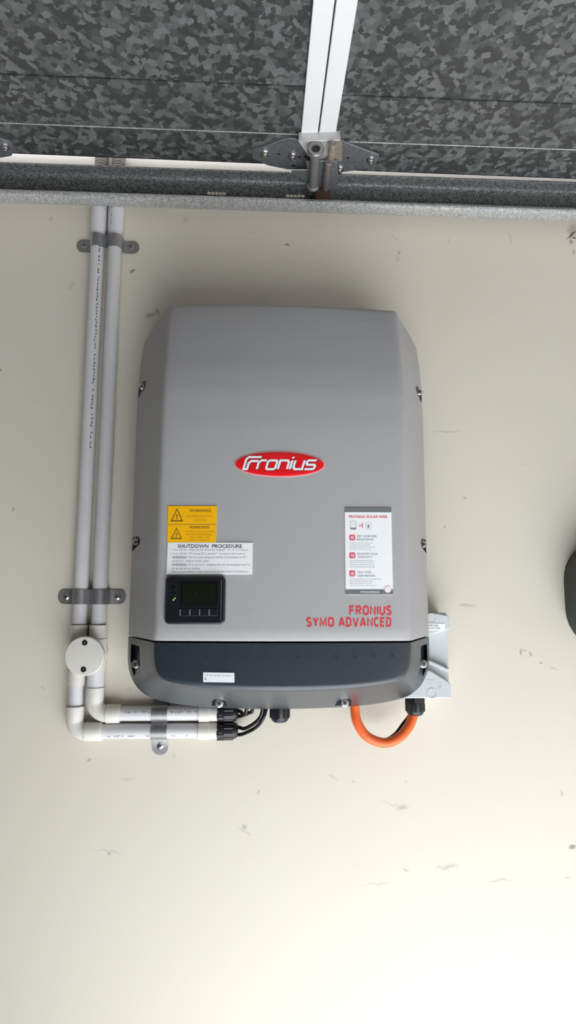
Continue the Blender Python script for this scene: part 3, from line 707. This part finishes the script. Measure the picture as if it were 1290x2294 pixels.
mb.add([(a.x, fd(a.x,a.z)-.0007, a.z), (b.x, fd(b.x,a.z)+.001, a.z), (b.x, fd(b.x,b.z)+.001, b.z), (a.x, fd(a.x,b.z)-.0007, b.z), (a.x, fd(a.x,a.z)+.004, a.z), (b.x, fd(b.x,a.z)+.004, a.z), (b.x, fd(b.x,b.z)+.004, b.z), (a.x, fd(a.x,b.z)+.004, b.z)],
       [[0,1,2,3],[4,7,6,5],[0,4,5,1],[1,5,6,2],[2,6,7,3],[3,7,4,0]]); mb.build('side_bevel', M['edge'], DISP, smooth=0)
surf_rr(404, 488, 1303, 1356, .001, .0009, 'screen_frame', M['led_off'], DISP, fn=fd)
scr = surf_rr(409, 484, 1308, 1352, .0008, .0012, 'screen', M['screen'], DISP, fn=fd)
pn = Panel(((409,1308),(484,1308),(484,1352),(409,1352)), fd)
mb = MB(); pn.text(mb, '7282', .16, .80, .28, .62, .0015, .012); pn.text(mb, 'NOW', .44, .60, .86, .94, .0015); pn.text(mb, 'W', .86, .93, .28, .42, .0015)
for k in range(9): pn.rect(mb, .2+.065*k, .2+.065*k+.035, .74, .77, .0015, 1)
mb.build('digits', M['digit'], DISP, smooth=0, fix=False)
for i in range(4):
    x0 = 402 + i*21.6
    surf_rr(x0, x0+20, 1364, 1380, .0008, .0014, 'button', M['bezel'], DISP, fn=fd, chamfer=.0006)
    mb = MB(); a = on_surface(x0+.4, 1379, fd); b = on_surface(x0+3.2, 1365, fd); mb.box(a.x, b.x, fd(a.x, a.z)-.0019, fd(a.x, a.z), a.z, b.z); mb.build('button_edge', M['edge'], DISP, smooth=0)
for py in (1318, 1330.5):
    q = on_surface(390.5, py, fd); mb = MB(); mb.lathe(q, (0,-1,0), [(-.001,.0034),(.0009,.0034),(.0012,.002)], 16); mb.build('indicator_light', M['led_off'], DISP)
for (px, py) in ((388.5,1344),(391.8,1340.5)):
    q = on_surface(px, py, fd); mb = MB(); mb.lathe(q, (0,-1,0), [(-.001,.0013),(.0007,.0013),(.001,.0008)], 4); o = mb.build('indicator_light', M['led'], DISP, smooth=0); o['label'] = 'lit green indicator'
# small label on the lower cover
pn = Panel(((455,1506),(525,1507),(525,1529),(455,1528)), front_low)
lab = pn.plate('isolator_label', M['white'], INV); lab['label'] = 'small white label with dark print on the lower cover'
mb = MB(); pn.text(mb, 'PV Array DC Isolator', .07, .93, .58, .78, OFF); pn.rect(mb, .065, .10, .22, .42, OFF, 1); mb.build('lettering', M['inkgrey'], lab, smooth=0, fix=False)
# back plate and bottom sockets
m = MB(); m.box(IX-.185, IX+.185, -.0692, .001, 1.36, 1.94); m.build('mounting_plate', M['plate'], INV)
m = MB(); m.box(IX-.246, IX+.246, -.0692, .0005, 1.495, 1.935); m.build('rear_housing', M['dark'], INV, bevel=.004)
def gland_mb(p, ax, r, ln, mb=None):
    mb = mb or MB()
    mb.lathe(p, ax, [(-.012, r*.8), (0, r*.8), (0, r*1.0), (ln*.25, r*1.0), (ln*.25, r*.93), (ln*.72, r*.93), (ln*.92, r*.80), (ln, r*.62), (ln+.0005, r*.3)], 20)
    for k in range(10):
        a = 2*math.pi*k/10; axv = Vector(ax).normalized(); u = axv.orthogonal().normalized(); w = axv.cross(u)
        c = Vector(p) + (u*math.cos(a) + w*math.sin(a))*r*.9
        mb.tube([c + axv*ln*.3, c + axv*ln*.76], r*.13, 6)
    return mb
q = P(626.5, 1617, -.052)
gland_mb((q.x, -.052, q.z + .0315), (0,0,-1), .0172, .0315).build('blanking_gland', M['black'], INV)
m = MB(); m.box(IX-.165, IX+.165, -.0692, -.0290, 1.3225, 1.375); m.build('chassis_base', M['dark'], INV, bevel=.003)
q = P(795, 1582, -.055); m = MB(); m.lathe((q.x, -.055, q.z+.02), (0,0,-1), [(-.01,.010),(.012,.010),(.014,.009)], 18); m.build('cable_entry', M['black'], INV)
for (px, y_) in ((553,-.050),(566,-.042),(590,-.056),(601,-.048)):
    q = P(px, 1582, y_); m = MB(); m.lathe((q.x, y_, q.z+.02), (0,0,-1), [(-.01,.005),(.010,.005),(.012,.004)], 12); m.build('cable_entry', M['black'], INV)

# ------------------------------------------------------------------ conduits
YP = -.0150; RP = .0127; RF = .0150
zY = lambda py: P(200, py, YP).z
zHu = P(350, 1598, YP).z; zHl = P(350, 1637.5, YP).z
def marks_on(mb, a, b, ang, r, h, dens, sx):
    """ink print running along a pipe: short strokes wrapped on its surface"""
    a = Vector(a); b = Vector(b); d = (b-a).normalized(); L_ = (b-a).length
    n0 = Vector((0,-1,0)); n1 = d.cross(n0); s = 0.0
    def pt(al, th): return a + d*al + (n0*math.cos(th) + n1*math.sin(th))*(r+.00025)
    dt = h/r
    while s < L_:
        w = random.uniform(.5, 1.0)*sx
        if random.random() < dens:
            for _ in range(random.choice((2, 2, 3))):
                t0 = ang - dt/2 + random.uniform(0, .45)*dt; t1 = t0 + random.uniform(.35, .6)*dt; a0 = s + random.uniform(0, .6)*w
                k = random.choice((0,1))
                q0, q1 = (a0, a0 + w*.28) if k else (s, s + w)
                tt = (t0, t1) if k else (t0, t0 + dt*.22)
                mb.add([pt(q0, tt[0]), pt(q1, tt[0]), pt(q1, tt[1]), pt(q0, tt[1])], [[0,1,2,3]])
        s += w*1.35
def conduit(name, x, zh, which):
    left = which == 'left'
    lab = ('grey-white electrical conduit with black print down its side and the lower elbow, outer of two' if left
           else 'grey-white electrical conduit bending to the upper horizontal run, nearer the inverter')
    T = thing(name, lab, 'conduit', (x, 0, zh), 'electrical conduits beside the inverter')
    # corrugated length above the track
    pr = []; z = 2.262
    while z < 2.45: pr += [(z, .0128), (z+.0022, .0128), (z+.0030, .0108), (z+.0046, .0108)]; z += .0056
    m = MB(); m.tube([(x, YP, z_) for z_, r in pr], [r for z_, r in pr], 18)
    m.build('corrugated_sleeve', M['flex'], T)
    zt_ = 2.262; zbell = zY(512); m = MB()
    m.tube([(x, YP, zt_), (x, YP, zbell+.006), (x, YP, zbell-.008)], [.0150, .0150, .0131], 28); m.build('socket_end', M['pipe'], T)
    z1 = zY(1400)
    m = MB(); m.tube([(x, YP, zbell), (x, YP, z1-.01)], RP, 28); pipe = m.build('pipe', M['pipe'], T)
    m = MB(); m.tube([(x, YP, z1), (x, YP, z1+.0015)], RP+.0003, 28); m.build('joint_ring', M['inkgrey'], T)
    zc0 = z1; zc1 = zY(1433)
    m = MB(); m.tube([(x, YP-.001, zc0), (x, YP-.001, zc1)], RF, 28); m.build('coupling', M['fitting'], T)
    if left: zs_ = [(zY(1433), zY(1504), .0138, 'pipe'), (zY(1500), zY(1535), RF, 'fitting'), (zY(1532), zY(1584), RP, 'pipe')]; ze = zY(1582)
    else: zs_ = [(zY(1431), zY(1501), RF+.0012, 'fitting'), (zY(1499), zY(1541), RF-.0004, 'pipe')]; ze = zY(1540)
    for a, b, r, mm in zs_: m = MB(); m.tube([(x, YP-.001, a), (x, YP-.001, b)], r, 28); m.build('coupling' if mm == 'fitting' else 'pipe', M[mm], T)
    m = MB(); m.tube([(x, YP-.001, ze+.0012), (x, YP-.001, ze)], RF+.0002, 28); m.build('joint_ring', M['inkgrey'], T)
    # elbow
    xe = P(193 if left else 240, 1637 if left else 1598, YP).x; xp = P(229 if left else 270, 1637 if left else 1598, YP).x
    R = xe - x; R = max(.02, R); zc = zh + R
    pts = [(x, YP-.001, ze), (x, YP-.001, zc)] + [(x + R - R*math.cos(a), YP-.001, zc - R*math.sin(a)) for a in [math.radians(t) for t in range(10, 91, 8)]] + [(xe+.0005, YP-.001, zh)]
    rr = [RF+.0003]*2 + [RF-.0006]*(len(pts)-3) + [RF]
    m = MB(); m.tube(pts, rr, 28); m.build('elbow', M['fitting'], T)
    m = MB(); m.tube([(xe, YP-.001, zh), (xp-.002, YP-.001, zh), (xp, YP-.001, zh)], [RF+.0010, RF+.0010, RF+.0002], 28); m.build('coupling', M['fitting'], T)
    x2 = P(446, 1600, YP).x; x3 = P(491, 1600, YP).x
    m = MB(); m.tube([(xp-.01, YP, zh), (x2+.01, YP, zh)], RP, 28); hp = m.build('pipe', M['pipe'], T)
    m = MB(); m.tube([(x2, YP-.001, zh), (x2+.018, YP-.001, zh), (x2+.0185, YP-.001, zh), (x3, YP-.001, zh)], [RF, RF, RF-.0008, RF-.0008], 28); m.build('coupling', M['fitting'], T)
    m = MB(); gland_mb((x3-.001, YP-.001, zh), (1,0,0), .0157, .034, m); m.build('cable_gland', M['black'], T)
    m = MB(); m.lathe((x3-.003, YP-.001, zh), (1,0,0), [(0,.0140),(0,.0163),(.012,.0163),(.012,.0140)], 6); m.build('gland_nut', M['black'], T, smooth=0)
    # ink print
    if left:
        m = MB(); marks_on(m, (x, YP, zY(1008)), (x, YP, zY(548)), .62, RP, .0048, .85, .0062); m.build('ink_print', M['ink'], pipe, smooth=0, fix=False)['kind'] = 'stuff'
        m = MB(); marks_on(m, (xp+.012, YP, zh), (x2-.004, YP, zh), .55, RP, .0042, .45, .0055); m.build('ink_print', M['inkgrey'], hp, smooth=0, fix=False)['kind'] = 'stuff'
    else:
        m = MB(); marks_on(m, (x, YP, zY(509)), (x, YP, zY(470)), -.35, .0150, .0035, .7, .0055); m.build('ink_print', M['inkgrey'], pipe, smooth=0, fix=False)['kind'] = 'stuff'
        m = MB(); marks_on(m, (xp+.004, YP, zh), (x2-.004, YP, zh), -.28, RP, .0042, .6, .0055); m.build('ink_print', M['inkgrey'], hp, smooth=0, fix=False)['kind'] = 'stuff'
    return x3
XL, XR = -.3147, -.2818
xg = conduit('electrical_conduit', XL, zHl, 'left'); conduit('electrical_conduit', XR, zHu, 'right')

# junction box
q = P(188.5, 1470, -.052)
JB = thing('junction_box', 'round cream junction box with two black screws on the conduits', 'junction box', (q.x, 0, q.z))
m = MB(); m.lathe((q.x, -.001, q.z), (0,-1,0), [(0,.0285),(.044,.0285),(.044,.026)], 40); m.build('box_body', M['fitting'], JB)
m = MB(); m.lathe((q.x, -.044, q.z), (0,-1,0), [(0,.0315),(.0012,.0330),(.0065,.0330),(.0080,.0318),(.0085,.028),(.0085,.002)], 48); m.build('lid', M['fitting'], JB)
for (px, py) in ((190,1440),(187,1500)):
    s = P(px, py, -.0525); m = MB(); m.lathe((s.x, -.0522, s.z), (0,-1,0), [(0,.0046),(.0010,.0046),(.0012,.0038),(.0005,.0036),(.0005,.001)], 18); sc = m.build('screw', M['black'], JB)
    m = MB(); m.lathe((s.x, -.0525, s.z), (0,-1,0), [(0,.0018),(.0006,.0018)], 6); m.build('drive_recess', M['steel'], sc)

# saddle clamps over both pipes
def saddle_path(c1, c2, r, tab, gap=True):
    """section of the strap across the pipes: (along, out)"""
    pts = [(c1 - r - tab, .0015), (c1 - r - .004, .0015), (c1 - r - .0015, .003), (c1 - r, .007)]
    d0 = -YP
    for t in range(180, 29, -12): pts.append((c1 + r*math.cos(math.radians(t)), d0 + r*math.sin(math.radians(t))))
    mid = (c1+c2)/2; pts.append((mid, d0 + r*.22))
    for t in range(150, -1, -12): pts.append((c2 + r*math.cos(math.radians(t)), d0 + r*math.sin(math.radians(t))))
    pts += [(c2 + r, .007), (c2 + r + .0015, .003), (c2 + r + .004, .0015), (c2 + r + tab, .0015)]
    return pts
def saddle(label, c1, c2, pos, w, horiz, tab=.024):
    """pipes vertical: along = x, pos = z; pipes horizontal: along = -z, pos = x"""
    path = saddle_path(c1, c2, RP + .0009, tab); t = .0014
    conv = (lambda a, o, s: Vector((a, -o, pos + s))) if not horiz else (lambda a, o, s: Vector((pos + s, -o, -a)))
    T = thing('saddle_clamp', label, 'clamp', conv((c1+c2)/2, 0, 0), 'steel saddle clamps on the conduits')
    sh = shell(path, t); half = len(path); rows = []
    prof = []
    for i, (a, o) in enumerate(sh):
        k = i if i < half else 2*half-1-i
        prof.append((a, o))
    mb = MB(); sl = [-w/2, 0, w/2]
    rows = [[conv(a, o, s) for a, o in prof] for s in sl]
    mb.grid(rows, close=True); kk = len(prof)
    for base, rev in ((0, False), (2*kk, True)):
        for i in range(half-1):
            f = [base+i, base+i+1, base+kk-2-i, base+kk-1-i]; mb.f.append(f[::-1] if rev else f)
    mb.build('strap', M['saddle'], T)
    for e, sg in ((c1 - RP - tab, -1), (c2 + RP + tab, 1)):
        mb = MB(); N = 12                                    # rounded tab end
        pts = [conv(e + sg*(w*.42*math.cos(math.radians(a))) , .0022, w/2*math.sin(math.radians(a))) for a in range(-90, 91, 15)]
        p2 = [p + Vector((0, .0014, 0)) for p in pts]; n_ = len(pts)
        mb.add(pts + p2, [list(range(n_)), list(range(2*n_-1, n_-1, -1))] + [[i, (i+1) % n_, (i+1) % n_ + n_, i+n_] for i in range(n_)]); mb.build('tab_end', M['saddle'], T, smooth=0)
        c = conv(e - sg*.004, .0022, 0)
        mb = MB(); mb.lathe(c, (0,-1,0), [(-.001,.0058),(.0006,.0058),(.0022,.0040),(.0026,.001)], 18); s_ = mb.build('screw', M['steel'] if horiz or pos < 1.7 else M['rust'], T)
        mb = MB(); mb.lathe(c + Vector((0,-.0022,0)), (0,-1,0), [(-.0005,.0022),(.0007,.0022)], 6); mb.build('drive_recess', M['recess'], s_)
saddle('dull steel saddle clamp over both conduits just under the door track', XL, XR, P(245, 541, -.02).z, .026, False, .020)
saddle('dull steel saddle clamp over both conduits above the round junction box', XL, XR, P(210, 1337, -.02).z, .026, False, .020)
saddle('bright steel saddle clamp over the two horizontal conduits under the inverter', -zHu, -zHl, P(357, 1620, -.02).x, .027, True, .019)

# ------------------------------------------------------------------ black cables from the glands into the inverter
def cable(name, label, cat, pts, r, mt, group=None):
    mb = MB(); mb.tube(catmull(pts), r, 14); o = mb.build(name, mt, None, smooth=60); return tag(o, label, cat, group)
xe = xg + .030
def A(px, py, y): return P(px, py, y)
for i, (za, px, y_) in enumerate(((zHu+.004, 553, -.050), (zHu-.004, 566, -.042))):
    q = P(px, 1584, y_)
    cable('solar_cable', ('short black cable from the upper gland, the one nearer the conduit end', 'short black cable from the upper gland, the one nearer the large black blanking gland')[i], 'cable',
          [(xe-.005, YP-.004*i, za), (xe+.006, YP-.006-.004*i, za), A(546+12*i, 1600-3*i, -.036), A(px-1, 1592, -.047+.006*i), (q.x, y_, q.z+.012)], .0031, M['rubber'], 'black cables under the inverter')
for i, (za, px, y_) in enumerate(((zHl+.006, 590, -.056), (zHl-.006, 601, -.048))):
    q = P(px, 1584, y_)
    cable('solar_cable', ('black cable curving up from the lower gland, inner one of its pair', 'black cable curving up from the lower gland, outer one of its pair')[i], 'cable',
          [(xe-.005, YP-.004*i, za), (xe+.006, YP-.006, za), A(548+2*i, 1632+10*i, -.030), A(570+4*i, 1620+9*i, -.042), A(585+5*i, 1602+6*i, -.052), (q.x, y_, q.z+.012)], .0031, M['rubber'], 'black cables under the inverter')

# ------------------------------------------------------------------ isolator switch
q = P(1008, 1470, -.06); xr = q.x; xl = xr - .105; zt_ = P(1005, 1373, -.06).z; zb_ = P(1010, 1566, -.06).z
ISO = thing('isolator_switch', 'pale grey rotary isolator switch half hidden behind the inverter', 'isolator', ((xl+xr)/2, 0, zb_))
m = MB(); m.prism_y(rrect(xl, xr, zb_, zt_, .004), -.050, .001); m.build('base_box', M['iso'], ISO, bevel=.0015)
m = MB()
poly = [(xl+.002, zt_-.002), (xl+.002, P(955,1444,-.06).z), (xr-.005, P(1003,1411,-.06).z), (xr-.001, P(1005,1408,-.06).z), (xr-.001, zt_-.005), (xr-.02, zt_-.001)]
m.prism_y(poly, -.066, -.049); m.build('upper_panel', M['iso'], ISO, bevel=.0015)
m = MB(); zc = [(955,1497),(1003,1524),(1007,1530)]
poly = [(xl+.002, P(955,1480,-.06).z), (P(965,1503,-.06).x, P(965,1503,-.06).z), (xr-.005, P(1003,1527,-.06).z), (xr-.001, P(1006,1533,-.06).z), (xr-.001, zb_+.002), (xl+.002, zb_+.002)]
m.prism_y(poly, -.064, -.049); m.build('lower_panel', M['iso'], ISO, bevel=.0015)
m = MB(); poly = [(P(*q_, -.06).x, P(*q_, -.06).z) for q_ in ((955,1476),(1001,1497),(1005,1495),(1005,1503),(1000,1504),(955,1485))]
m.prism_y(poly, -.062, -.049); m.build('rib', M['iso'], ISO, bevel=.001)
m = MB(); m.lathe(((xl+xr)/2-.012, -.049, (zt_+zb_)/2), (0,-1,0), [(0,.024),(.006,.024),(.006,.017),(.0165,.016),(.0175,.014)], 28); m.build('knob', M['iso'], ISO)
for (px, py, yy) in ((966,1385,-.066), (967,1553,-.064)):
    s = P(px, py, yy); m = MB(); m.lathe((s.x, yy, s.z), (0,-1,0), [(-.001,.0085),(.0006,.0085),(.0006,.0072),(-.0002,.0070),(-.0002,.001)], 24, caps=False); m.build('screw_cover', M['iso'], ISO)
yy = -.0662; a = P(946, 1412, yy); b = P(996, 1397, yy)
m = MB(); m.box(a.x, b.x, yy-.0006, yy+.001, a.z, b.z); lab = m.build('name_label', M['white'], ISO, smooth=0); lab['label'] = 'white label with two lines of print'
m = MB()
for (t, u0, u1, v0, v1) in (('INVERTER', .12, .70, .58, .84), ('ISOLATOR', .12, .80, .18, .44)):
    vs_, fs = text2d(t, .01); m.add([(lerp(a.x, b.x, lerp(u0, u1, x)), yy-.0009, lerp(a.z, b.z, lerp(v0, v1, y))) for x, y in vs_], fs)
m.build('lettering', M['inkgrey'], lab, smooth=0, fix=False)
yy = -.0643; m = MB()
for (x0, y0, x1, y1) in ((955,1523,972,1525),(958,1531,968,1532.5),(981,1527,982,1540),(987,1526,988,1541),(981,1539,988,1540)):
    a = P(x0, y1, yy); b = P(x1, y0, yy); m.add([(a.x,yy,a.z),(b.x,yy,a.z),(b.x,yy,b.z),(a.x,yy,b.z)], [[0,1,2,3]])
m.build('symbol_print', M['inkpale'], ISO, smooth=0, fix=False)
g = P(929, 1567, -.045)
m = gland_mb((g.x, -.045, zb_+.001), (0,0,-1), .0168, .0300); m.build('cable_gland', M['black'], ISO)
m = MB(); m.lathe((g.x, -.045, zb_+.002), (0,0,-1), [(0,.0150),(0,.0188),(.009,.0188),(.009,.015)], 6); m.build('gland_nut', M['black'], ISO, smooth=0)

# orange supply cable and the thin dark wire behind it
q0 = P(794, 1582, -.055)
cable('orange_cable', 'thick orange cable looping from the inverter underside to the isolator gland', 'cable',
      [(q0.x, -.055, q0.z+.02), A(795,1590,-.056), A(801,1620,-.060), A(822,1650,-.062), A(858,1664,-.062), A(890,1655,-.060), A(914,1630,-.054), A(926,1602,-.047), (g.x, -.045, zb_-.020)], .0082, M['orange'])
cable('earth_wire', 'thin dark wire tucked behind the orange cable below the isolator', 'wire',
      [(q0.x+.004, -.046, q0.z+.012), A(799,1600,-.044), A(806,1625,-.044), A(828,1648,-.044), A(858,1658,-.044), A(884,1645,-.042), A(902,1622,-.038), A(916,1604,-.038), (g.x-.006, -.043, zb_-.022)], .0028, M['rubber'])

# ------------------------------------------------------------------ dark green casing at the wall, cut by the frame
def casing():
    x0, x1, y0, y1, z0, z1 = .5700, .79, -.115, .001, 1.405, 1.608
    mb = MB(); rows = []
    for (ins, y) in ((0.0, y1), (0.0, -.055), (.006, -.085), (.022, -.106), (.05, y0)):
        rows.append([(x, y, z) for x, z in rrect(x0+ins, x1-ins, z0+ins, z1-ins, max(.02, .075-ins), 8)])
    mb.grid(rows, close=True); k = len(rows[0]); b = len(mb.v)-k; mb.f.append([b+i for i in range(k)]); mb.f.append(list(range(k-1, -1, -1)))
    o = mb.build('wall_casing', M['green'], None, smooth=50)
    tag(o, 'dark green rounded casing on the cream wall away from the inverter', 'casing')
casing()
